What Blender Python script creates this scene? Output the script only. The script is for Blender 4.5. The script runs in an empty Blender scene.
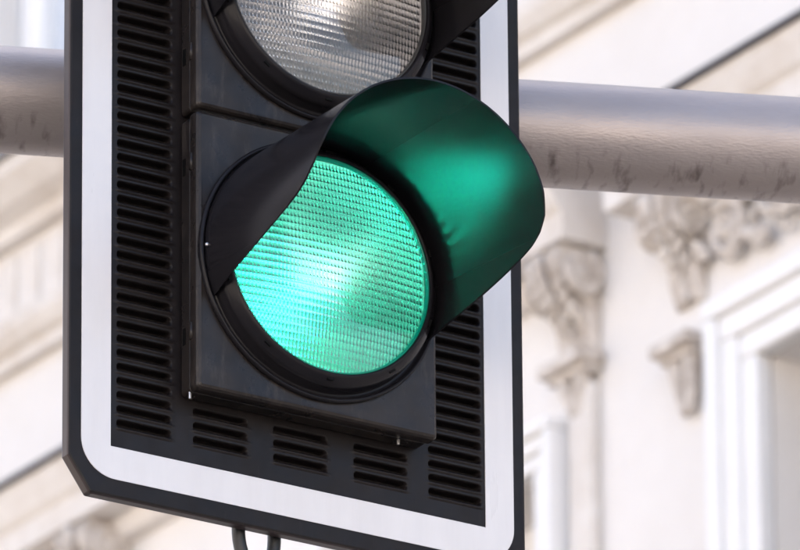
import bpy, bmesh, math, random
from mathutils import Vector, Matrix
random.seed(7)
R = math.radians
sc = bpy.context.scene
col = sc.collection

# ------------------------------------------------------------------ camera
TH, ROLL = 0.399645, -0.0084806
CAM = Vector((0, 0, 1.7))
f_ = Vector((0, math.cos(TH), math.sin(TH)))
u_ = Vector((0, -math.sin(TH), math.cos(TH)))
r_ = Vector((1, 0, 0))
cr, sr = math.cos(ROLL), math.sin(ROLL)
rr, uu = r_ * cr + u_ * sr, -r_ * sr + u_ * cr
cam = bpy.data.cameras.new('camera')
cam.sensor_width = 36.0
cam.lens = 10479.647 / 800 * 36
cam.clip_end = 2000
cam.dof.use_dof = True
cam.dof.focus_distance = 13.95
cam.dof.aperture_fstop = 12.5
camo = bpy.data.objects.new('camera', cam)
col.objects.link(camo)
M = Matrix((rr, uu, -f_)).transposed().to_4x4()
M.translation = CAM
camo.matrix_world = M
sc.camera = camo

# ------------------------------------------------------------------ light
SUN_AZ, SUN_EL = Vector((0.50, 0.80, 0)), R(42)
w = bpy.data.worlds.new('World')
sc.world = w
w.use_nodes = True
nt = w.node_tree
bg = nt.nodes['Background']
sky = nt.nodes.new('ShaderNodeTexSky')
sky.sky_type = 'NISHITA'
sky.sun_disc = False
sky.sun_elevation = SUN_EL
sky.sun_rotation = math.atan2(SUN_AZ.x, SUN_AZ.y)
sky.air_density = 1.0
sky.dust_density = 3.0
sky.ozone_density = 1.0
nt.links.new(sky.outputs[0], bg.inputs[0])
bg.inputs[1].default_value = 0.15
sl = bpy.data.lights.new('sun', 'SUN')
sl.energy = 5.0
sl.angle = R(.6)
sl.color = (1.0, 0.90, 0.80)
so = bpy.data.objects.new('sun', sl)
col.objects.link(so)
sd = Vector((SUN_AZ.x, SUN_AZ.y, 0)).normalized() * math.cos(SUN_EL) + Vector((0, 0, math.sin(SUN_EL)))
so.rotation_euler = sd.to_track_quat('Z', 'Y').to_euler()
so.location = (20, 40, 40)
sc.view_settings.view_transform = 'Standard'
sc.view_settings.look = 'None'
sc.view_settings.exposure = 1.82
sc.view_settings.gamma = 1.0
sc.render.engine = 'CYCLES'
sc.cycles.use_denoising = True
sc.cycles.sample_clamp_indirect = 6.0
sc.cycles.max_bounces = 14
sc.cycles.transmission_bounces = 10
sc.cycles.glossy_bounces = 8


# ------------------------------------------------------------------ materials
def mat(name, base, rough=.5, metal=0., spec=.5, var=0., vscale=20, bump=0., bscale=200, tint=None,
        rvar=0., coat=0., stretch=(1, 1, 1)):
    m = bpy.data.materials.new(name)
    m.use_nodes = True
    n = m.node_tree.nodes
    L = m.node_tree.links
    b = n['Principled BSDF']
    b.inputs['Base Color'].default_value = (*base, 1)
    b.inputs['Roughness'].default_value = rough
    b.inputs['Metallic'].default_value = metal
    b.inputs['Specular IOR Level'].default_value = spec
    b.inputs['Coat Weight'].default_value = coat
    tc = n.new('ShaderNodeTexCoord')
    mp = n.new('ShaderNodeMapping')
    mp.inputs['Scale'].default_value = stretch
    L.new(tc.outputs['Object'], mp.inputs[0])
    if var:
        ns = n.new('ShaderNodeTexNoise')
        ns.inputs['Scale'].default_value = vscale
        ns.inputs['Detail'].default_value = 6
        ns.inputs['Roughness'].default_value = .65
        L.new(mp.outputs[0], ns.inputs['Vector'])
        cr = n.new('ShaderNodeValToRGB')
        t = tint or tuple(c * (1 - var) for c in base)
        cr.color_ramp.elements[0].position = .35
        cr.color_ramp.elements[0].color = (*base, 1)
        cr.color_ramp.elements[1].position = .72
        cr.color_ramp.elements[1].color = (*t, 1)
        L.new(ns.outputs[0], cr.inputs[0])
        L.new(cr.outputs[0], b.inputs['Base Color'])
    if rvar:
        n2 = n.new('ShaderNodeTexNoise')
        n2.inputs['Scale'].default_value = vscale * 2.3
        n2.inputs['Detail'].default_value = 5
        L.new(mp.outputs[0], n2.inputs['Vector'])
        mr = n.new('ShaderNodeMapRange')
        mr.inputs['From Min'].default_value = .3
        mr.inputs['From Max'].default_value = .7
        mr.inputs['To Min'].default_value = max(.03, rough - rvar)
        mr.inputs['To Max'].default_value = rough + rvar
        L.new(n2.outputs[0], mr.inputs[0])
        L.new(mr.outputs[0], b.inputs['Roughness'])
    if bump:
        n3 = n.new('ShaderNodeTexNoise')
        n3.inputs['Scale'].default_value = bscale
        n3.inputs['Detail'].default_value = 4
        L.new(mp.outputs[0], n3.inputs['Vector'])
        bp = n.new('ShaderNodeBump')
        bp.inputs['Strength'].default_value = bump
        bp.inputs['Distance'].default_value = .002
        L.new(n3.outputs[0], bp.inputs['Height'])
        L.new(bp.outputs[0], b.inputs['Normal'])
    return m


def plastic(name, base, dust, rough, spec=.25):
    """black plastic / painted sheet with scratches and dust collected in noise-shaped smears"""
    m = mat(name, base, rough, spec=spec, var=.5, vscale=14, tint=dust, rvar=.1, bump=.12, bscale=900)
    n = m.node_tree.nodes
    L = m.node_tree.links
    b = n['Principled BSDF']
    ramp = [x for x in n if x.type == 'VALTORGB'][0]
    tc = n.new('ShaderNodeTexCoord')
    mp = n.new('ShaderNodeMapping')
    mp.inputs['Rotation'].default_value = (.3, .2, .5)
    mp.inputs['Scale'].default_value = (260, 260, 22)
    L.new(tc.outputs['Object'], mp.inputs[0])
    ns = n.new('ShaderNodeTexNoise')
    ns.inputs['Scale'].default_value = 1
    ns.inputs['Detail'].default_value = 3
    L.new(mp.outputs[0], ns.inputs['Vector'])
    cr = n.new('ShaderNodeValToRGB')
    cr.color_ramp.elements[0].position = .66
    cr.color_ramp.elements[0].color = (0, 0, 0, 1)
    cr.color_ramp.elements[1].position = .76
    cr.color_ramp.elements[1].color = (.5, .5, .5, 1)
    L.new(ns.outputs[0], cr.inputs[0])
    mx = n.new('ShaderNodeMixRGB')
    mx.inputs[2].default_value = (*[c * 1.8 for c in dust], 1)
    L.new(cr.outputs[0], mx.inputs[0])
    L.new(ramp.outputs[0], mx.inputs[1])
    L.new(mx.outputs[0], b.inputs['Base Color'])
    return m


MAT = {}
MAT['plastic'] = plastic('black_plastic', (.0110, .0093, .0095), (.026, .0205, .0178), .33, .27)
MAT['visor'] = mat('visor_plastic', (.0125, .0117, .0138), .20, spec=.13)
def scuffs(m, colr, lo, hi, scale, rot):
    n = m.node_tree.nodes
    L = m.node_tree.links
    b = n['Principled BSDF']
    old = b.inputs['Base Color'].links[0].from_socket
    tc = n.new('ShaderNodeTexCoord')
    mp = n.new('ShaderNodeMapping')
    mp.inputs['Rotation'].default_value = rot
    mp.inputs['Scale'].default_value = scale
    L.new(tc.outputs['Object'], mp.inputs[0])
    ns = n.new('ShaderNodeTexNoise')
    ns.inputs['Scale'].default_value = 1
    ns.inputs['Detail'].default_value = 8
    ns.inputs['Roughness'].default_value = .7
    L.new(mp.outputs[0], ns.inputs['Vector'])
    mr = n.new('ShaderNodeMapRange')
    mr.inputs['From Min'].default_value = lo
    mr.inputs['From Max'].default_value = hi
    L.new(ns.outputs[0], mr.inputs[0])
    mx = n.new('ShaderNodeMixRGB')
    mx.inputs[2].default_value = (*colr, 1)
    L.new(mr.outputs[0], mx.inputs[0])
    L.new(old, mx.inputs[1])
    L.new(mx.outputs[0], b.inputs['Base Color'])


scuffs(MAT['plastic'], (.060, .050, .043), .53, .80, (55, 55, 16), (.1, .5, .2))
MAT['board'] = plastic('black_sheet', (.0085, .0068, .0070), (.0150, .0120, .0116), .42, .2)
MAT['edge'] = mat('edge_paint', (.036, .024, .025), .42, var=.3, vscale=30)
MAT['white'] = mat('white_film', (.71, .695, .695), .30, var=.04, vscale=5, tint=(.655, .635, .63), stretch=(3, 1, .35), rvar=.03)
MAT['rubber'] = mat('cable_rubber', (.009, .0095, .0105), .45, var=.4, vscale=60, tint=(.016, .017, .018), bump=.3, bscale=300)
MAT['steel'] = mat('bright_steel', (.62, .61, .60), .35, metal=1., var=.1)
MAT['wall'] = mat('cream_render', (.78, .75, .72), .85, var=.1, vscale=2.2, tint=(.72, .68, .64), bump=.3, bscale=60)
MAT['stone'] = mat('pale_stone', (.74, .70, .66), .85, var=.25, vscale=9, tint=(.62, .56, .50), bump=.5, bscale=40)
MAT['carving'] = mat('mottled_stone', (.68, .63, .58), .9, var=.4, vscale=22, tint=(.38, .32, .27), bump=.6, bscale=60)  # brown mottling spread at random over the carved stone
MAT['trim'] = mat('white_trim', (.82, .81, .80), .6, var=.05, vscale=5)
MAT['flash'] = mat('dark_flashing', (.045, .034, .03), .5, var=.3)
MAT['sky_toned'] = mat('sky_toned_pane', (.60, .64, .70), .06, spec=.8, var=.1, vscale=6)  # sky reflection put into the pane's pale blue base colour
MAT['glass'] = mat('window_glass', (.02, .025, .03), .04, spec=.8)
MAT['room'] = mat('room_dark', (.10, .09, .08), .9)
MAT['asphalt'] = mat('worn_paving', (.15, .138, .128), .9, var=.3, vscale=3, bump=.4, bscale=80)
MAT['reflector'] = mat('reflector_metal', (.92, .90, .89), .16, metal=.9)


def glass_mat(name, colr, ior=1.49, rough=0.0):
    m = bpy.data.materials.new(name)
    m.use_nodes = True
    n = m.node_tree.nodes
    n.clear()
    o = n.new('ShaderNodeOutputMaterial')
    g = n.new('ShaderNodeBsdfGlass')
    g.inputs['Color'].default_value = (*colr, 1)
    g.inputs['IOR'].default_value = ior
    g.inputs['Roughness'].default_value = rough
    m.node_tree.links.new(g.outputs[0], o.inputs[0])
    return m


def emit_mat(name, colr, s):
    m = bpy.data.materials.new(name)
    m.use_nodes = True
    n = m.node_tree.nodes
    n.clear()
    o = n.new('ShaderNodeOutputMaterial')
    g = n.new('ShaderNodeEmission')
    g.inputs['Color'].default_value = (*colr, 1)
    g.inputs['Strength'].default_value = s
    m.node_tree.links.new(g.outputs[0], o.inputs[0])
    return m


MAT['glow_tinted_reflector'] = mat('glow_tinted_reflector_metal', (.42, .86, .78), .16, metal=.9)  # lamp's green put into the metal colour, turns white glare teal
MAT['lens'] = glass_mat('lens_acrylic', (.97, .97, .97))
MAT['green_on'] = emit_mat('green_lamp', (.012, 1.0, .70), 16)
MAT['lamp_off'] = mat('lamp_off', (.9, .89, .87), .15, metal=.6)
MAT['slot'] = mat('dark_slot', (.004, .004, .004), .6, spec=.1)  # near-black base stands in for the shade inside slots
m = bpy.data.materials.new('glow_gasket')  # lamp glow in the lens edge, put into base colour and emission
m.use_nodes = True
b = m.node_tree.nodes['Principled BSDF']
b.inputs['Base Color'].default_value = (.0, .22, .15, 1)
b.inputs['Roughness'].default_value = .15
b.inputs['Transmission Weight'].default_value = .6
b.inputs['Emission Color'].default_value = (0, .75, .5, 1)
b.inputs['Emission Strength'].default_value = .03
MAT['glow_gasket'] = m
MAT['clear_gasket'] = mat('clear_gasket', (.05, .05, .05), .15)

# beam: galvanised, hammered paint, with run-off stains along its underside
m = mat('galvanised_beam', (.40, .355, .34), .42, metal=.45, var=.15, vscale=9, tint=(.35, .305, .29), rvar=.08, stretch=(.35, 1, 1))
n = m.node_tree.nodes
L = m.node_tree.links
bs = n['Principled BSDF']
tc = n.new('ShaderNodeTexCoord')
mp = n.new('ShaderNodeMapping')
mp.inputs['Scale'].default_value = (110, 420, 420)
L.new(tc.outputs['Object'], mp.inputs[0])
ns = n.new('ShaderNodeTexNoise')
ns.inputs['Scale'].default_value = 1
ns.inputs['Detail'].default_value = 5
L.new(mp.outputs[0], ns.inputs['Vector'])
bp = n.new('ShaderNodeBump')
bp.inputs['Strength'].default_value = .26
bp.inputs['Distance'].default_value = .0022
L.new(ns.outputs[0], bp.inputs['Height'])
L.new(bp.outputs[0], bs.inputs['Normal'])
# stain blots: run-off marks, tied to the underside of the tube (object z)
mp2 = n.new('ShaderNodeMapping')
mp2.inputs['Scale'].default_value = (64, 22, 22)
L.new(tc.outputs['Object'], mp2.inputs[0])
vs = n.new('ShaderNodeTexNoise')
vs.inputs['Scale'].default_value = 1
vs.inputs['Detail'].default_value = 4
L.new(mp2.outputs[0], vs.inputs['Vector'])
cr1 = n.new('ShaderNodeValToRGB')
cr1.color_ramp.elements[0].position = .53
cr1.color_ramp.elements[1].position = .72
L.new(vs.outputs[0], cr1.inputs[0])
sep = n.new('ShaderNodeSeparateXYZ')
L.new(tc.outputs['Object'], sep.inputs[0])
mr = n.new('ShaderNodeMapRange')
mr.inputs['From Min'].default_value = -.040
mr.inputs['From Max'].default_value = -.054
L.new(sep.outputs[2], mr.inputs[0])
mu = n.new('ShaderNodeMath')
mu.operation = 'MULTIPLY'
L.new(cr1.outputs[0], mu.inputs[0])
L.new(mr.outputs[0], mu.inputs[1])
mx = n.new('ShaderNodeMixRGB')
mx.inputs[2].default_value = (.17, .14, .132, 1)
L.new(mu.outputs[0], mx.inputs[0])
old = bs.inputs['Base Color'].links[0].from_socket
L.new(old, mx.inputs[1])
L.new(mx.outputs[0], bs.inputs['Base Color'])
MAT['beam'] = m


# ------------------------------------------------------------------ helpers
def obj(name, bm_or_me, material, parent=None, smooth=False, loc=None):
    if isinstance(bm_or_me, bmesh.types.BMesh):
        me = bpy.data.meshes.new(name)
        bm_or_me.normal_update()
        bm_or_me.to_mesh(me)
        bm_or_me.free()
    else:
        me = bm_or_me
    if material is not None and not me.materials:
        me.materials.append(MAT[material])
    if smooth:
        for p in me.polygons:
            p.use_smooth = True
    o = bpy.data.objects.new(name, me)
    col.objects.link(o)
    if parent:
        o.parent = parent
    if loc:
        o.location = loc
    return o


def tag(o, label=None, cat=None, group=None, kind=None):
    for k, v in (('label', label), ('category', cat), ('group', group), ('kind', kind)):
        if v:
            o[k] = v
    return o


def empty(name, loc, rz=0, parent=None):
    o = bpy.data.objects.new(name, None)
    o.empty_display_size = .1
    o.location = loc
    o.rotation_euler = (0, 0, rz)
    col.objects.link(o)
    o.parent = parent
    return o


def bevel(o, wd, seg=2, ang=35):
    m = o.modifiers.new('bevel', 'BEVEL')
    m.width = wd
    m.segments = seg
    m.limit_method = 'ANGLE'
    m.angle_limit = R(ang)
    return o


def box(bm, x0, x1, y0, y1, z0, z1):
    v = [bm.verts.new((x, y, z)) for z in (z0, z1) for x, y in ((x0, y0), (x1, y0), (x1, y1), (x0, y1))]
    for f in ((3, 2, 1, 0), (4, 5, 6, 7), (0, 1, 5, 4), (1, 2, 6, 5), (2, 3, 7, 6), (3, 0, 4, 7)):
        bm.faces.new([v[i] for i in f])


def lathe_n(bm, prof, seg=96, a0=0, a1=2 * math.pi, cx=0, cz=0):
    """profile (radius, n) turned about the lens axis; n grows towards -y"""
    full = abs(a1 - a0 - 2 * math.pi) < 1e-6
    cnt = seg if full else seg + 1
    rows = []
    for r, n in prof:
        row = []
        for i in range(cnt):
            a = a0 + (a1 - a0) * i / seg
            row.append(bm.verts.new((cx + r * math.cos(a), -n, cz + r * math.sin(a))))
        rows.append(row)
    for j in range(len(rows) - 1):
        for i in range(seg):
            k = (i + 1) % cnt
            bm.faces.new((rows[j][i], rows[j][k], rows[j + 1][k], rows[j + 1][i]))


def tube(bm, pts, rad, seg=12, closed_ends=True):
    pts = [Vector(p) for p in pts]
    rads = rad if isinstance(rad, (list, tuple)) else [rad] * len(pts)
    rows = []
    t0 = (pts[1] - pts[0]).normalized()
    up = Vector((0, 0, 1)) if abs(t0.z) < .9 else Vector((1, 0, 0))
    nrm = (up - t0 * up.dot(t0)).normalized()
    for i, p in enumerate(pts):
        a = pts[max(0, i - 1)]
        c = pts[min(len(pts) - 1, i + 1)]
        t = (c - a).normalized()
        nrm = (nrm - t * nrm.dot(t)).normalized()
        bn = t.cross(nrm)
        rows.append([bm.verts.new(p + (nrm * math.cos(q) + bn * math.sin(q)) * rads[i])
                     for q in (2 * math.pi * k / seg for k in range(seg))])
    for j in range(len(rows) - 1):
        for k in range(seg):
            bm.faces.new((rows[j][k], rows[j][(k + 1) % seg], rows[j + 1][(k + 1) % seg], rows[j + 1][k]))
    if closed_ends:
        bm.faces.new(list(reversed(rows[0])))
        bm.faces.new(rows[-1])


def extrude_poly(bm, poly, y0, y1):
    """poly in (x, z), extruded along y from y0 (front) to y1"""
    a = [bm.verts.new((x, y0, z)) for x, z in poly]
    c = [bm.verts.new((x, y1, z)) for x, z in poly]
    bm.faces.new(a)
    bm.faces.new(list(reversed(c)))
    for i in range(len(poly)):
        k = (i + 1) % len(poly)
        bm.faces.new((a[k], a[i], c[i], c[k]))
    bmesh.ops.recalc_face_normals(bm, faces=bm.faces)


def sweep_x(bm, prof, x0, x1):
    """profile (n, z) swept along x; n is outwards (-y)"""
    a = [bm.verts.new((x0, -n, z)) for n, z in prof]
    c = [bm.verts.new((x1, -n, z)) for n, z in prof]
    bm.faces.new(a)
    bm.faces.new(list(reversed(c)))
    for i in range(len(prof)):
        k = (i + 1) % len(prof)
        bm.faces.new((a[k], a[i], c[i], c[k]))
    bmesh.ops.recalc_face_normals(bm, faces=bm.faces)


# ------------------------------------------------------------------ ground
bm = bmesh.new()
v = [bm.verts.new(p) for p in ((-600, -600, 0), (600, -600, 0), (600, 600, 0), (-600, 600, 0))]
bm.faces.new(v)
tag(obj('ground', bm, 'asphalt'), kind='structure')

# ------------------------------------------------------------------ facade behind (blurred by the lens)
FC = R(56)
bld = empty('ornate_townhouse', (0, 22.1088, 0), -FC)
tag(bld, 'cream ornate townhouse with carved window hoods and consoles, far behind the signal', 'building')
# openings (s0, s1, z0, z1)
OPEN = [(-1.00, .585, 8.1, 10.345), (1.436, 2.96, 8.1, 10.337), (-1.86, -.1, 11.97, 14.2), (1.2, 2.94, 11.97, 14.2)]
S0, S1, ZT, TK = -14.0, 13.0, 18.0, .5
xs = sorted({S0, S1, *[o[0] for o in OPEN], *[o[1] for o in OPEN]})
zs = sorted({0.0, ZT, *[o[2] for o in OPEN], *[o[3] for o in OPEN]})


def is_open(x, z):
    return any(o[0] < x < o[1] and o[2] < z < o[3] for o in OPEN)


bm = bmesh.new()
for i in range(len(xs) - 1):
    for j in range(len(zs) - 1):
        if not is_open((xs[i] + xs[i + 1]) / 2, (zs[j] + zs[j + 1]) / 2):
            for y, o in ((0, 1), (TK, -1)):
                q = [bm.verts.new(p) for p in ((xs[i], y, zs[j]), (xs[i + 1], y, zs[j]), (xs[i + 1], y, zs[j + 1]), (xs[i], y, zs[j + 1]))]
                bm.faces.new(q if o > 0 else list(reversed(q)))
for (a, b_, c, d) in OPEN:
    for q in (((a, 0, c), (a, 0, d), (a, TK, d), (a, TK, c)), ((b_, 0, c), (b_, TK, c), (b_, TK, d), (b_, 0, d)),
              ((a, 0, d), (b_, 0, d), (b_, TK, d), (a, TK, d)), ((a, 0, c), (a, TK, c), (b_, TK, c), (b_, 0, c))):
        bm.faces.new([bm.verts.new(p) for p in q])
bmesh.ops.remove_doubles(bm, verts=bm.verts, dist=1e-5)
obj('wall', bm, 'wall', bld)
bm = bmesh.new()
box(bm, S0, S1, TK + .9, 9, 0, ZT)
box(bm, S0, S0 + .3, TK + .002, TK + .898, 0, ZT)
box(bm, S1 - .3, S1, TK + .002, TK + .898, 0, ZT)
obj('rear_wall', bm, 'room', bld)
bm = bmesh.new()
box(bm, S0 - .3, S1 + .3, -.35, 9.3, ZT + .003, ZT + .35)
obj('roof', bm, 'flash', bld)


def window(s0, s1, z0, z1, depth, mull=None, pane='glass', fw=.075):
    bm = bmesh.new()
    y0, y1 = depth - .06, depth
    box(bm, s0 + .002, s0 + fw, y0, y1, z0 + .002, z1 - .002)
    box(bm, s1 - fw, s1 - .002, y0, y1, z0 + .002, z1 - .002)
    box(bm, s0 + fw, s1 - fw, y0, y1, z1 - fw, z1 - .003)
    box(bm, s0 + fw, s1 - fw, y0, y1, z0 + .003, z0 + fw)
    fr = obj('window', bm, 'trim', bld)
    ms = mull or [((s0 + s1) / 2, .09)]
    edges = [s0 + fw]
    for c, wd in ms:
        bm = bmesh.new()
        box(bm, c - wd / 2, c + wd / 2, y0 - .012, y1 - .002, z0 + fw, z1 - fw)
        bevel(obj('mullion', bm, 'trim', fr), .01)
        edges += [c - wd / 2, c + wd / 2]
    edges.append(s1 - fw)
    for i in range(0, len(edges), 2):
        bm = bmesh.new()
        box(bm, edges[i], edges[i + 1], y1 - .03, y1 - .024, z0 + fw, z1 - fw)
        obj('pane', bm, pane, fr)


window(-1.00, .585, 8.1, 10.345, .2)
window(1.436, 2.96, 8.1, 10.337, .36)
window(-1.86, -.1, 11.97, 14.2, .17, mull=[(-1.77, .10), (-.98, .1), (-.2, .1)], pane='sky_toned', fw=.012)
window(1.2, 2.94, 11.97, 14.2, .16)


def surround(s0, s1, z1, wd=.2):
    """moulded white architrave round an opening: two jambs and a head"""
    steps = [(0, .36, .045), (.36, .72, .057), (.72, 1, .072)]
    for k, nm in ((0, 'jamb'), (1, 'jamb'), (2, 'lintel')):
        bm = bmesh.new()
        for a, b_, n_ in steps:
            if k == 0:
                box(bm, s0 - wd * b_, s0 - wd * a, -n_, -.002, 8.0, z1 + wd * a)
            elif k == 1:
                box(bm, s1 + wd * a, s1 + wd * b_, -n_, -.002, 8.0, z1 + wd * a)
            else:
                box(bm, s0 - wd * b_, s1 + wd * b_, -n_ - .003, -.002, z1 + wd * a, z1 + wd * b_)
        bevel(obj(nm, bm, 'trim', bld), .008)


surround(1.436, 2.96, 10.337, .162)
surround(-1.00, .585, 10.345, .10)
for s in (-1.20, .70):
    bm = bmesh.new()
    box(bm, s, s + .09, -.03, -.002, 8.0, 10.50)
    bevel(obj('pilaster_strip', bm, 'stone', bld), .006)


def hood(s0, s1):
    prof = [(0.002, 10.81), (.122, 10.81), (.123, 10.845), (.124, 10.85), (.126, 10.872), (.140, 10.885), (.160, 10.93), (.166, 10.962), (.002, 10.985)]
    bm = bmesh.new()
    sweep_x(bm, prof, s0, s1)
    h = obj('hood_cornice', bm, 'stone', bld)
    bm = bmesh.new()
    sweep_x(bm, [(.002, 10.989), (.170, 10.968), (.178, 10.960), (.183, 10.962), (.178, 10.976), (.002, 11.000)], s0 - .02, s1 + .02)
    obj('flashing', bm, 'flash', h)
    bm = bmesh.new()
    sweep_x(bm, [(.002, 10.755), (.035, 10.76), (.05, 10.785), (.05, 10.806), (.002, 10.806)], s0 + .22, s1 - .22)
    obj('frieze_moulding', bm, 'stone', h)


hood(-2.4, .826)
hood(.985, 3.35)


def string_course(z0, prof, mt='stone'):
    bm = bmesh.new()
    sweep_x(bm, [(n_, z0 + z) for n_, z in prof], S0, S1)
    return obj('string_course', bm, mt, bld)


string_course(11.37, [(.002, 0), (.03, .0), (.035, .03), (.055, .04), (.075, .07), (.08, .095), (.002, .12)])
string_course(11.70, [(.002, 0), (.04, .0), (.05, .03), (.10, .05), (.15, .10), (.155, .135), (.002, .16)])
fl = string_course(11.70, [(.002, .163), (.160, .138), (.166, .130), (.171, .132), (.166, .146), (.002, .17)], 'flash')
fl.name = 'sill_flashing'
# vertical flutes between the two string courses
for i in range(70):
    s = -6.0 + i * .105
    if s > .1:
        break
    if i == 0:
        bm = bmesh.new()
        pr = [(-.034, 0), (-.03, .008), (-.015, .013), (.015, .013), (.03, .008), (.034, 0)]
        a = [bm.verts.new((x, -n_ - .002, 11.52)) for x, n_ in pr]
        c = [bm.verts.new((x, -n_ - .002, 11.675)) for x, n_ in pr]
        bm.faces.new(a)
        bm.faces.new(list(reversed(c)))
        for k in range(len(pr)):
            j = (k + 1) % len(pr)
            bm.faces.new((a[k], a[j], c[j], c[k]))
        bmesh.ops.recalc_face_normals(bm, faces=bm.faces)
        flute = obj('flute', bm, 'stone', bld)
        flute.location.x = s
    else:
        c = flute.copy()
        col.objects.link(c)
        c.location.x = s


def blob(bm, c, r, sx=1, sy=1, sz=1, rot=0, sub=2):
    res = bmesh.ops.create_icosphere(bm, subdivisions=sub, radius=r)
    for v in res['verts']:
        p = v.co
        k = 1 + .18 * math.sin(p.x * 90 + c[0] * 70) * math.sin(p.z * 80 + c[2] * 50)
        q = Vector((p.x * sx * k, p.y * sy, p.z * sz * k))
        q = Matrix.Rotation(rot, 3, 'Y') @ q
        v.co = q + Vector(c)


def spiral(bm, cx, y, cz, r0, turns, rad, sgn=1, start=0.):
    pts, rs = [], []
    N = int(turns * 16)
    for i in range(N + 1):
        t = i / N
        a = start + sgn * t * turns * 2 * math.pi
        r = r0 * (1 - .85 * t)
        pts.append((cx + r * math.cos(a), y, cz + r * math.sin(a)))
        rs.append(rad * (1 - .45 * t))
    tube(bm, pts, rs, 8)


def console(s0, s1, ztop, h, drop_h, capz):
    """carved scroll bracket: S-shaped body, side volutes, front acanthus leaf, small pendant below"""
    prof = []
    for i in range(25):
        t = i / 24
        z = ztop - t * h
        n_ = .055 + .05 * math.cos(t * math.pi) + .012 * math.sin(t * 3 * math.pi)
        prof.append((max(n_, .008), z))
    prof = [(.002, ztop)] + prof + [(.002, ztop - h)]
    bm = bmesh.new()
    sweep_x(bm, prof, s0, s1)
    c = obj('console', bm, 'carving', bld)
    bevel(c, .006)
    for s, sg in ((s0 - .004, 1), (s1 + .004, -1)):
        bm = bmesh.new()
        pts, rs = [], []
        for i in range(41):
            t = i / 40
            a = math.pi * .6 + t * 2.4 * 2 * math.pi
            r = .052 * (1 - .85 * t)
            pts.append((s - sg * .006, -.058 - r * math.cos(a), ztop - .062 + r * math.sin(a)))
            rs.append(.0125 * (1 - .3 * t))
        tube(bm, pts, rs, 8)
        blob(bm, (s - sg * .006, -.058, ztop - .062), .017)
        obj('volute', bm, 'carving', c, True)
    bm = bmesh.new()
    mid = (s0 + s1) / 2
    for i in range(9):
        t = i / 8
        z = ztop - .03 - t * (h - .05)
        n_ = .062 + .05 * math.cos(t * math.pi)
        wv = (s1 - s0) * (.42 - .16 * t)
        for sx in (-1, 0, 1):
            blob(bm, (mid + sx * wv * .8, -n_ - .012 * (sx == 0), z + random.uniform(-.006, .006)), .022 - .006 * t, .8, .7, 1.25, sx * .5)
    obj('acanthus_leaf', bm, 'carving', c, True)
    # cap and pendant under the scroll
    bm = bmesh.new()
    box(bm, s0 - .02, s1 + .015, -.075, -.002, capz - .018, capz + .012)
    box(bm, s0 - .008, s1 + .004, -.055, -.002, capz - .036, capz - .0182)
    bevel(obj('pendant_cap', bm, 'carving', c), .006)
    bm = bmesh.new()
    for i in range(6):
        t = i / 5
        for sx in (-1, 1):
            blob(bm, (mid + sx * .028 * (1 - .6 * t), -.03 + .008 * t, capz - .05 - t * drop_h), .024 - .009 * t, .9, .9, 1.1)
    obj('pendant', bm, 'carving', c, True)


console(.665, .80, 10.806, .24, .065, 10.555)
console(1.095, 1.205, 10.806, .25, .095, 10.455)
console(-1.30, -1.16, 10.806, .25, .085, 10.50)
console(3.07, 3.18, 10.806, .25, .085, 10.455)


def relief(s0, s1, z0, z1, nscroll):
    """carved foliage frieze: scrolls and leaf lumps"""
    bm = bmesh.new()
    zc = (z0 + z1) / 2
    pitch = (s1 - s0) / nscroll
    for i in range(nscroll):
        cx = s0 + (i + .5) * pitch
        sg = 1 if i % 2 else -1
        spiral(bm, cx, -.035, zc + sg * .012, pitch * .38, 1.9, .016, sg, random.uniform(0, 6))
        blob(bm, (cx, -.04, zc + sg * .012), .02, 1, .7, 1)
        for k in range(9):
            a = random.uniform(0, 2 * math.pi)
            rd = pitch * random.uniform(.38, .62)
            blob(bm, (cx + rd * math.cos(a), -random.uniform(.012, .035), zc + rd * math.sin(a) * .8), random.uniform(.012, .026),
                 random.uniform(.6, 1.2), .8, random.uniform(1, 1.9), random.uniform(-1.5, 1.5))
    obj('carved_frieze', bm, 'carving', bld, True)


relief(1.235, 3.03, 10.60, 10.755, 10)

# ------------------------------------------------------------------ sunlit houses on the other sides of the street (they light and mirror in the signal)
def plain_house(label, loc, rz, length, height):
    t = empty('plain_townhouse', loc, rz)
    tag(t, label, 'building', 'houses across the street')
    bm = bmesh.new()
    box(bm, -length / 2, length / 2, 0, 12, 0, height)
    obj('wall', bm, 'wall', t)
    bm = bmesh.new()
    box(bm, -length / 2 - .3, length / 2 + .3, -.5, 12.3, height + .003, height + .5)
    obj('roof', bm, 'flash', t)
    bm = bmesh.new()
    box(bm, -1.5, 1.5, -.12, -.004, 0, 3.4)
    obj('door', bm, 'room', t)
    bmf = bmesh.new()
    for x0, x1, z0, z1 in ((-.75, -.6, 0, 2.1), (.6, .75, 0, 2.1), (-.75, .75, 2.103, 2.3), (-.85, .85, -.2, -.003)):
        box(bmf, x0, x1, -.12, -.003, z0, z1)
    bmp = bmesh.new()
    box(bmp, -.599, .599, -.04, -.004, 0, 2.1)
    f0 = p0 = None
    nw = int(length / 3) - 1
    for st in range(4):
        for i in range(nw):
            x = (i - (nw - 1) / 2) * 3
            z = 1.6 + st * 3.9
            if z + 2.6 > height or (st == 0 and abs(x) < 2.4):
                continue
            if f0 is None:
                f0 = f = obj('window', bmf, 'trim', t)
                p0 = p = obj('pane', bmp, 'glass', f)
            else:
                f, p = f0.copy(), p0.copy()
                col.objects.link(f)
                col.objects.link(p)
                p.parent = f
            f.location = (x, 0, z)


plain_house('long sunlit cream townhouse facing the lit lens from across the street', (0, -20, 0), math.pi, 60, 17)
plain_house('cream townhouse added out of view, bouncing sunlight onto the ornate carved facade', (-17, 8, 0), math.pi / 2, 45, 17)  # unseen house added on the left to warm the ornate facade

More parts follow.
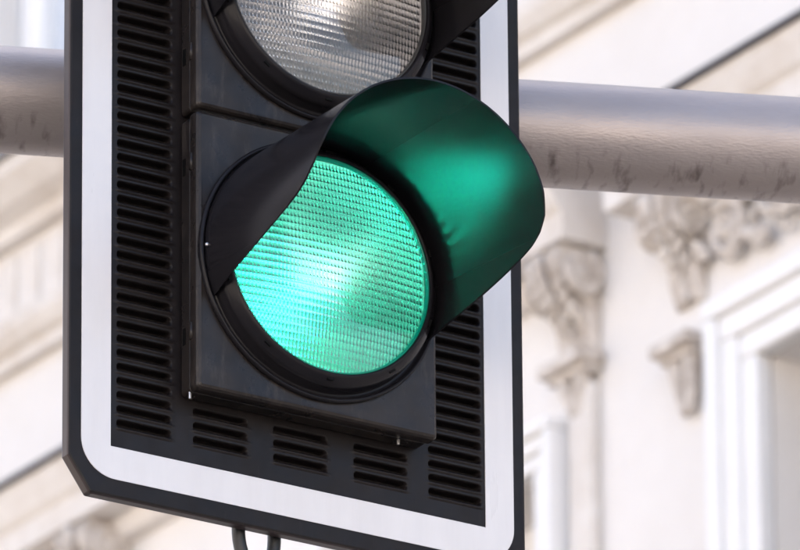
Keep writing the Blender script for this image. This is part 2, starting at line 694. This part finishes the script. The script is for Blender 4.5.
# ------------------------------------------------------------------ gantry beam that carries the signal
A = 0.5514718                     # yaw of the signal
SO = Vector((-0.1366854, 14.0666406 * math.cos(R(22)), 6.9012179))
BEAM_B = R(10.2)


def cam_point(x, y, dist_y):
    """world point on the ray of a photograph position, at world depth y (used only to measure where things stand)"""
    d = f_ + (x - 400) / 10479.647 * rr - (y - 275) / 10479.647 * uu
    return CAM + d * ((dist_y - CAM.y) / d.y)


pb = cam_point(300, 118.6, SO.y + .30)
gan = empty('signal_gantry', (pb.x, pb.y, 0), BEAM_B)
tag(gan, 'round galvanised grey steel gantry beam running behind the traffic signal', 'gantry')
bm = bmesh.new()
BR = .0747
seg = 96
rows = []
for x in [-7 + .5 * i for i in range(24)]:
    rows.append([bm.verts.new((x, BR * math.cos(q), BR * math.sin(q))) for q in (2 * math.pi * k / seg for k in range(seg))])
for j in range(len(rows) - 1):
    for k in range(seg):
        bm.faces.new((rows[j][k], rows[j + 1][k], rows[j + 1][(k + 1) % seg], rows[j][(k + 1) % seg]))
bm.faces.new(rows[0])
bm.faces.new(list(reversed(rows[-1])))
bmesh.ops.recalc_face_normals(bm, faces=bm.faces)
beam = obj('beam', bm, 'beam', gan, True, (0, 0, pb.z))
bm = bmesh.new()
tube(bm, [(4.6, 0, 0), (4.6, 0, 4), (4.6, 0, pb.z + .25)], [.13, .11, .09], 32)
obj('post', bm, 'beam', gan, True)
bm = bmesh.new()
box(bm, 4.35, 4.85, -.25, .25, .0, .04)
obj('base_plate', bm, 'beam', gan)

# ------------------------------------------------------------------ traffic signal
sig = empty('traffic_signal', SO, A)
tag(sig, 'black traffic signal with lit green lens on a white-bordered louvred backboard', 'traffic signal')
W2, HT = .2929, 1.405
BW, BB, KW, KB = .04486, .0464, .0194, .0255
XO, ZB, ZO = W2 + BW + KW, -BB - KB, HT + BB + KB
CHX, CHZ = .034, .048
outer = [(-XO + CHX, ZB), (XO - CHX, ZB), (XO, ZB + CHZ), (XO, ZO - CHZ), (XO - CHX, ZO), (-XO + CHX, ZO), (-XO, ZO - CHZ), (-XO, ZB + CHZ)]
inner = [(-W2, 0), (W2, 0), (W2, HT), (-W2, HT)]
bm = bmesh.new()
TB = .019


def ring(y):
    return [bm.verts.new((x, y, z)) for x, z in outer], [bm.verts.new((x, y, z)) for x, z in inner]


o0, i0 = ring(0)
o1, i1 = ring(TB)
link = {0: 0, 1: 1, 2: 1, 3: 2, 4: 2, 5: 3, 6: 3, 7: 0}
for (oo, ii) in ((o0, i0), (o1, i1)):
    for k in range(8):
        j = (k + 1) % 8
        if link[k] == link[j]:
            bm.faces.new((oo[k], oo[j], ii[link[k]]))
        else:
            bm.faces.new((oo[k], oo[j], ii[link[j]], ii[link[k]]))
for k in range(8):
    j = (k + 1) % 8
    bm.faces.new((o0[k], o0[j], o1[j], o1[k]))
for k in range(4):
    j = (k + 1) % 4
    bm.faces.new((i0[k], i0[j], i1[j], i1[k]))
bmesh.ops.recalc_face_normals(bm, faces=bm.faces)
board = obj('backboard', bm, 'board', sig)
board.data.materials.append(MAT['edge'])
for p in board.data.polygons:
    if abs(p.normal.y) < .5 and len(p.vertices) == 4 and max(abs(board.data.vertices[i].co.x) for i in p.vertices) > W2 + .01:
        p.material_index = 1
bevel(board, .0035, 2, 50)

# inner sheet with cut-outs where the pressed louvres and the lamp housings sit
PITCH, LZ0 = .0203, .0345
LW, LH = .0965, PITCH
COLS = [-.2412, -.1235, .0012, .127, .2449]
NR = int((HT - 2 * LZ0) / PITCH) + 1
holes = []
lou = []
for ci, c in enumerate(COLS):
    if ci in (0, 4):
        holes.append((c - LW / 2, c + LW / 2, LZ0 - PITCH / 2, LZ0 + (NR - .5) * PITCH))
        lou += [(c, LZ0 + i * PITCH) for i in range(NR)]
    else:
        holes.append((c - LW / 2, c + LW / 2, LZ0 - PITCH / 2, LZ0 + 2.5 * PITCH))
        lou += [(c, LZ0 + i * PITCH) for i in range(3)]
        zt = LZ0 + (NR - 3) * PITCH
        holes.append((c - LW / 2, c + LW / 2, zt - PITCH / 2, zt + 2.5 * PITCH))
        lou += [(c, zt + i * PITCH) for i in range(3)]
holes.append((-.165, .165, .125, HT - .125))
xs = sorted({-W2, W2, *[h[0] for h in holes], *[h[1] for h in holes]})
zs = sorted({0.0, HT, *[h[2] for h in holes], *[h[3] for h in holes]})
bm = bmesh.new()
for i in range(len(xs) - 1):
    for j in range(len(zs) - 1):
        x, z = (xs[i] + xs[i + 1]) / 2, (zs[j] + zs[j + 1]) / 2
        if not any(h[0] < x < h[1] and h[2] < z < h[3] for h in holes):
            bm.faces.new([bm.verts.new(p) for p in ((xs[i], 0, zs[j]), (xs[i + 1], 0, zs[j]), (xs[i + 1], 0, zs[j + 1]), (xs[i], 0, zs[j + 1]))])
bmesh.ops.remove_doubles(bm, verts=bm.verts, dist=1e-6)
obj('sheet', bm, 'board', board)

# one pressed louvre: stadium-shaped pan, flush at its lower lip, deepest and open at its upper edge
def sm(a, b_, x):
    t = min(1, max(0, (x - a) / (b_ - a)))
    return t * t * (3 - 2 * t)


HW, HH = .0425, .0066      # half length, half height of the pan


def pan(x, z):
    zc = z - .0005
    ex = max(0, abs(x) - (HW - HH))
    d = HH - math.hypot(ex, zc)          # distance inside the stadium
    t = (zc + HH) / (2 * HH)
    raised = .0022 * math.exp(-((zc + HH + .0008) / .0022) ** 2) * sm(-.004, .004, HW - abs(x))
    if d <= 0:
        return -raised * .8
    dep = .0015 + .0085 * sm(0, .6, t) + .007 * sm(.5, .7, t)
    return dep * sm(0, .0022, d) - raised * .5


bm = bmesh.new()
gh = [.0440 * (1 - (1 - i / 20) ** 1.7) for i in range(1, 21)]
gx = [-LW / 2] + [-x for x in reversed(gh)] + [0] + gh + [LW / 2]
gz = [-LH / 2] + [-.0085 + .0163 * i / 22 for i in range(23)] + [LH / 2]
g = [[bm.verts.new((x, pan(x, z) if 0 < i < len(gx) - 1 and 0 < j < len(gz) - 1 else 0, z)) for i, x in enumerate(gx)] for j, z in enumerate(gz)]
for j in range(len(gz) - 1):
    for i in range(len(gx) - 1):
        bm.faces.new((g[j][i], g[j][i + 1], g[j + 1][i + 1], g[j + 1][i]))
l0 = obj('louvre', bm, 'board', board, True, (lou[0][0], 0, lou[0][1]))
for c, z in lou[1:]:
    o = l0.copy()
    col.objects.link(o)
    o.location = (c, 0, z)

# white retroreflective border: rounded outside corners, square inside
bm = bmesh.new()
RC = .052
ox, oz0, oz1 = W2 + BW, -BB, HT + BB
outp, inp = [], []
for cx, cz, a0, ic in ((-ox + RC, oz0 + RC, math.pi, (-W2, 0)), (ox - RC, oz0 + RC, 1.5 * math.pi, (W2, 0)),
                       (ox - RC, oz1 - RC, 0, (W2, HT)), (-ox + RC, oz1 - RC, .5 * math.pi, (-W2, HT))):
    for i in range(13):
        a = a0 + i / 12 * math.pi / 2
        outp.append((cx + RC * math.cos(a), cz + RC * math.sin(a)))
        inp.append(ic)
YF = -.0012
vo = [bm.verts.new((x, YF, z)) for x, z in outp]
vob = [bm.verts.new((x, -.0001, z)) for x, z in outp]
vi = {ic: bm.verts.new((ic[0], YF, ic[1])) for ic in set(inp)}
vib = {ic: bm.verts.new((ic[0], -.0001, ic[1])) for ic in set(inp)}
N = len(outp)
for k in range(N):
    j = (k + 1) % N
    if inp[k] == inp[j]:
        bm.faces.new((vo[k], vo[j], vi[inp[k]]))
    else:
        bm.faces.new((vo[k], vo[j], vi[inp[j]], vi[inp[k]]))
        bm.faces.new((vi[inp[k]], vi[inp[j]], vib[inp[j]], vib[inp[k]]))
    bm.faces.new((vo[j], vo[k], vob[k], vob[j]))
bmesh.ops.recalc_face_normals(bm, faces=bm.faces)
obj('white_border', bm, 'white', board)

# ---- lamp chambers
CP, CB = .409, .087
UH = .1885
LR = .150
LN = .078          # lens seat above the board


def rect_ring(hw, z0, z1, rad, nper=8, side=14):
    """rounded rectangle loop, same vertex count for every call; (x, z)"""
    pts = []
    cs = ((hw - rad, z0 + rad, -math.pi / 2), (hw - rad, z1 - rad, 0), (-hw + rad, z1 - rad, math.pi / 2), (-hw + rad, z0 + rad, math.pi))
    for k, (cx, cz, a0) in enumerate(cs):
        arc = [(cx + rad * math.cos(a0 + i / nper * math.pi / 2), cz + rad * math.sin(a0 + i / nper * math.pi / 2)) for i in range(nper + 1)]
        pts += arc
        nx = cs[(k + 1) % 4]
        e = (nx[0] + rad * math.cos(nx[2]), nx[1] + rad * math.sin(nx[2]))
        s = arc[-1]
        pts += [(s[0] + (e[0] - s[0]) * i / side, s[1] + (e[1] - s[1]) * i / side) for i in range(1, side)]
    return pts


def strip(bm, loops):
    vs = [[bm.verts.new(p) for p in lp] for lp in loops]
    n_ = len(vs[0])
    for a, b_ in zip(vs[:-1], vs[1:]):
        for k in range(n_):
            j = (k + 1) % n_
            bm.faces.new((a[k], a[j], b_[j], b_[k]))
    return vs


# shared meshes ------------------------------------------------------------
def door_mesh():
    bm = bmesh.new()
    z0, z1 = .0022, CP - .0022
    zc = .2065
    base = rect_ring(UH, z0, z1, .006)

    def rr_(inset, n_):
        return [(x, -n_, z) for x, z in rect_ring(UH - inset, z0 + inset, z1 - inset, max(.0012, .007 - inset * .8))]
    circ = []
    for x, z in base:
        a = math.atan2(z - zc, x)
        circ.append((.176 * math.cos(a), -.050, zc + .176 * math.sin(a)))
    circ_b = [(x, -.030, z) for x, y, z in circ]
    strip(bm, [circ_b, circ, rr_(.0085, .050), rr_(.0062, .0502), rr_(.0030, .0486), rr_(.0008, .0455), rr_(0, .041), rr_(0, .031)])
    bmesh.ops.recalc_face_normals(bm, faces=bm.faces)
    me = bpy.data.meshes.new('door')
    bm.to_mesh(me)
    bm.free()
    return me


def housing_mesh():
    bm = bmesh.new()
    z0, z1 = .004, CP - .004

    def q(inset, n_):
        return [(x, -n_, z) for x, z in rect_ring(UH - .003 - inset, z0 + inset, z1 - inset, .006)]
    vs = strip(bm, [q(.006, .030), q(.006, .0255), q(.001, .0255), q(0, .0245), q(0, .012), q(.0, .004)])
    # the part that passes through the backboard
    qs = [(x, z) for x, z in rect_ring(.160, .045, CP - .03, .01)]
    strip(bm, [q(0, .004), [(x, -.003, z) for x, z in qs], [(x, .085, z) for x, z in qs]])
    bmesh.ops.remove_doubles(bm, verts=bm.verts, dist=1e-6)
    bmesh.ops.recalc_face_normals(bm, faces=bm.faces)
    me = bpy.data.meshes.new('housing')
    bm.to_mesh(me)
    bm.free()
    return me


def bezel_mesh():
    bm = bmesh.new()
    lathe_n(bm, [(.1765, .046), (.1865, .0462), (.187, .0545), (.1855, .0575), (.1835, .0580), (.1815, .0565), (.1805, .0525),
                 (.1755, .0515), (.1735, .0530), (.1725, .0690), (.1715, .0745), (.1695, .0768), (.1635, .0825), (.1600, .0846), (.1580, .0850),
                 (.1568, .0843), (.1562, .0825), (.1560, .0700)], 160)
    bmesh.ops.recalc_face_normals(bm, faces=bm.faces)
    me = bpy.data.meshes.new('bezel')
    bm.to_mesh(me)
    bm.free()
    return me


def lens_mesh():
    """moulded lens: smooth domed front, rows of small pillow prisms on the back"""
    CW, RH = .0054, .0103
    nx, nz = 7, 8
    SAG = .014

    def dome(x, z):
        return LN + SAG * (1 - (x * x + z * z) / (LR * LR))
    verts, faces, idx = [], [], {}
    gxn = int(2 * LR / CW) * nx
    gzn = int(2 * LR / RH) * nz
    for side in (0, 1):
        for j in range(gzn + 1):
            for i in range(gxn + 1):
                x = -LR + 2 * LR * i / gxn
                z = -LR + 2 * LR * j / gzn
                if x * x + z * z > (LR + .0045) ** 2:
                    continue
                n_ = dome(x, z)
                if side == 1:
                    fu = (i / nx) % 1.0
                    fv = (j / nz) % 1.0
                    pil = .00085 * (1 - (2 * fu - 1) ** 2)
                    pil += .0016 * (1 - (2 * fv - 1) ** 2) + .0007 * fv
                    n_ = n_ - .0042 - pil
                idx[side, i, j] = len(verts)
                verts.append((x, -n_, z))
    for side in (0, 1):
        for j in range(gzn):
            for i in range(gxn):
                q = [idx.get((side, i, j)), idx.get((side, i + 1, j)), idx.get((side, i + 1, j + 1)), idx.get((side, i, j + 1))]
                if None in q:
                    continue
                faces.append(q if side == 0 else q[::-1])
    me = bpy.data.meshes.new('lens')
    me.from_pydata(verts, [], faces)
    me.update()
    for k, p in enumerate(me.polygons):
        p.use_smooth = True
    return me


def reflector_mesh():
    bm = bmesh.new()
    prof = []
    for i in range(25):
        r = .022 + (.1555 - .022) * i / 24
        prof.append((r, -.030 + .100 * (r / .1555) ** 2))
    lathe_n(bm, [(.004, -.0298)] + prof, 96)
    bmesh.ops.recalc_face_normals(bm, faces=bm.faces)
    me = bpy.data.meshes.new('reflector')
    bm.to_mesh(me)
    bm.free()
    for p in me.polygons:
        p.use_smooth = True
    return me


def lamp_mesh():
    bm = bmesh.new()
    lathe_n(bm, [(.001, .032), (.012, .030), (.020, .022), (.022, .010), (.018, -.004), (.012, -.014), (.012, -.028), (.001, -.028)], 32)
    bmesh.ops.recalc_face_normals(bm, faces=bm.faces)
    me = bpy.data.meshes.new('lamp')
    bm.to_mesh(me)
    bm.free()
    for p in me.polygons:
        p.use_smooth = True
    return me


VR, VT = .1795, .055       # visor radius and the drop of its axis per metre
PN = [(-23, 0), (-17.5, .060), (-12, .128), (-7, .185), (-3, .226), (0, .250), (4, .269), (10, .285), (20, .296), (32, .300), (90, .304)]


def vlen(d):
    d = d if d <= 90 else 180 - d
    for (a, x), (b_, y) in zip(PN[:-1], PN[1:]):
        if a <= d <= b_:
            return x + (y - x) * (d - a) / (b_ - a)
    return 0


def visor_mesh():
    bm = bmesh.new()
    NS, NN = 150, 24
    TKV = .0027

    def pt(deg, t, r):
        n_ = .0535 + max(.0035, vlen(deg)) * t
        a = R(deg)
        rad = r + .004 * t * vlen(deg) / .3
        return bm.verts.new((rad * math.cos(a), -n_, rad * math.sin(a) - VT * (n_ - .0535)))
    degs = [-23 + 226 * i / NS for i in range(NS + 1)]
    O = [[pt(d, j / NN, VR) for j in range(NN + 1)] for d in degs]
    I = [[pt(d, j / NN, VR - TKV) for j in range(NN + 1)] for d in degs]
    for i in range(NS):
        for j in range(NN):
            bm.faces.new((O[i][j], O[i + 1][j], O[i + 1][j + 1], O[i][j + 1]))
            bm.faces.new((I[i][j], I[i][j + 1], I[i + 1][j + 1], I[i + 1][j]))
        bm.faces.new((O[i][NN], O[i + 1][NN], I[i + 1][NN], I[i][NN]))
        bm.faces.new((O[i][0], I[i][0], I[i + 1][0], O[i + 1][0]))
    for i in (0, NS):
        for j in range(NN):
            bm.faces.new((O[i][j], O[i][j + 1], I[i][j + 1], I[i][j]))
    bmesh.ops.recalc_face_normals(bm, faces=bm.faces)
    me = bpy.data.meshes.new('visor')
    bm.to_mesh(me)
    bm.free()
    for p in me.polygons:
        p.use_smooth = True
    me.set_sharp_from_angle(angle=R(40))
    return me


ME = dict(door=door_mesh(), housing=housing_mesh(), bezel=bezel_mesh(), lens=lens_mesh(), reflector=reflector_mesh(), visor=visor_mesh())
LZC = .2065               # lens centre above the chamber's foot
for ch in range(3):
    zb = CB + ch * CP
    hs = obj('housing', ME['housing'], 'plastic', sig, False, (0, 0, zb))
    dr = obj('door', ME['door'], 'plastic', sig, False, (0, 0, zb))
    # hinges on the left edge: knuckle barrel and a near-black box painting a slot's shade
    for hz in (.088, .335):
        bm = bmesh.new()
        tube(bm, [(-UH + .0010, -.0335, hz - .012), (-UH + .0010, -.0335, hz + .012)], .0036, 12)
        h = obj('hinge', bm, 'plastic', hs, True)
        bm = bmesh.new()
        box(bm, -UH + .0022, -UH + .0034, -.0150, -.0075, hz - .012, hz + .012)
        obj('dark_notch', bm, 'slot', h)
    bz = obj('bezel', ME['bezel'], 'visor', sig, True, (0, 0, zb + LZC))
    for k in range(10):                       # near-black boxes painting the shade of slots in the ring
        a = R(18 + 36 * k)
        if k == 0 and ch == 0:
            bm = bmesh.new()
            box(bm, -.005, .005, -.0012, .0012, -.0016, .0016)
            slitm = obj('dark_slit', bm, 'slot', bz)
            lg = slitm
        else:
            lg = slitm.copy()
            col.objects.link(lg)
            lg.parent = bz
        lg.location = (.1655 * math.cos(a), -.0812, .1655 * math.sin(a))
        lg.rotation_euler = (0, -a + math.pi / 2, 0)
    ln = obj('lens', ME['lens'], 'lens', sig, True, (0, 0, zb + LZC))
    bm = bmesh.new()
    res = [(.1528, LN - .002), (.1532, LN + .0035), (.1545, LN + .0052), (.1562, LN + .0040), (.1562, LN - .004), (.1528, LN - .002)]
    lathe_n(bm, res, 128)
    bmesh.ops.recalc_face_normals(bm, faces=bm.faces)
    obj('gasket', bm, 'glow_gasket' if ch == 0 else 'clear_gasket', ln, True)
    rf = obj('reflector', ME['reflector'] if ch else ME['reflector'].copy(), 'reflector' if ch else 'glow_tinted_reflector', sig, True, (0, 0, zb + LZC))
    lm = obj('lamp', lamp_mesh(), 'green_on' if ch == 0 else 'lamp_off', rf, True)
    vz = obj('visor', ME['visor'], 'visor', sig, True, (0, 0, zb + LZC))
    for sgn, deg in ((1, 180.5), (1, -.5), (1, 90)):
        a = R(deg)
        bm = bmesh.new()
        bmesh.ops.create_uvsphere(bm, u_segments=12, v_segments=8, radius=.0032)
        o = obj('screw', bm, 'steel', vz, True, ((VR + .0006) * math.cos(a), -.062, (VR + .0006) * math.sin(a)))

# two bright fixing bolts under the lowest chamber
for x in (-.182, .143):
    bm = bmesh.new()
    tube(bm, [(x, -.020, CB - .0035), (x, -.020, CB + .006)], .0024, 12)
    obj('bolt', bm, 'steel', sig)
# bracket between beam and board
bm = bmesh.new()
for z in (pb.z - SO.z - .12, pb.z - SO.z + .10):
    box(bm, -.12, .12, .086, .20, z, z + .03)
obj('mounting_bracket', bm, 'beam', sig)
# cable loop hanging below the board
pts = []
for i in range(25):
    t = i / 24
    a = math.pi * (1 - t)
    xx = -.0435 + .0345 * math.cos(a) * (1 if t < .5 else .62)
    pts.append((xx, .030, ZB + .012 - .062 * math.sin(a) ** .8))
pts = [(pts[0][0], .034, ZB + .12), (pts[0][0], .031, ZB + .07)] + pts + [(pts[-1][0], .031, ZB + .07), (pts[-1][0], .034, ZB + .12)]
bm = bmesh.new()
tube(bm, pts, .0092, 16)
obj('cable', bm, 'rubber', sig, True)
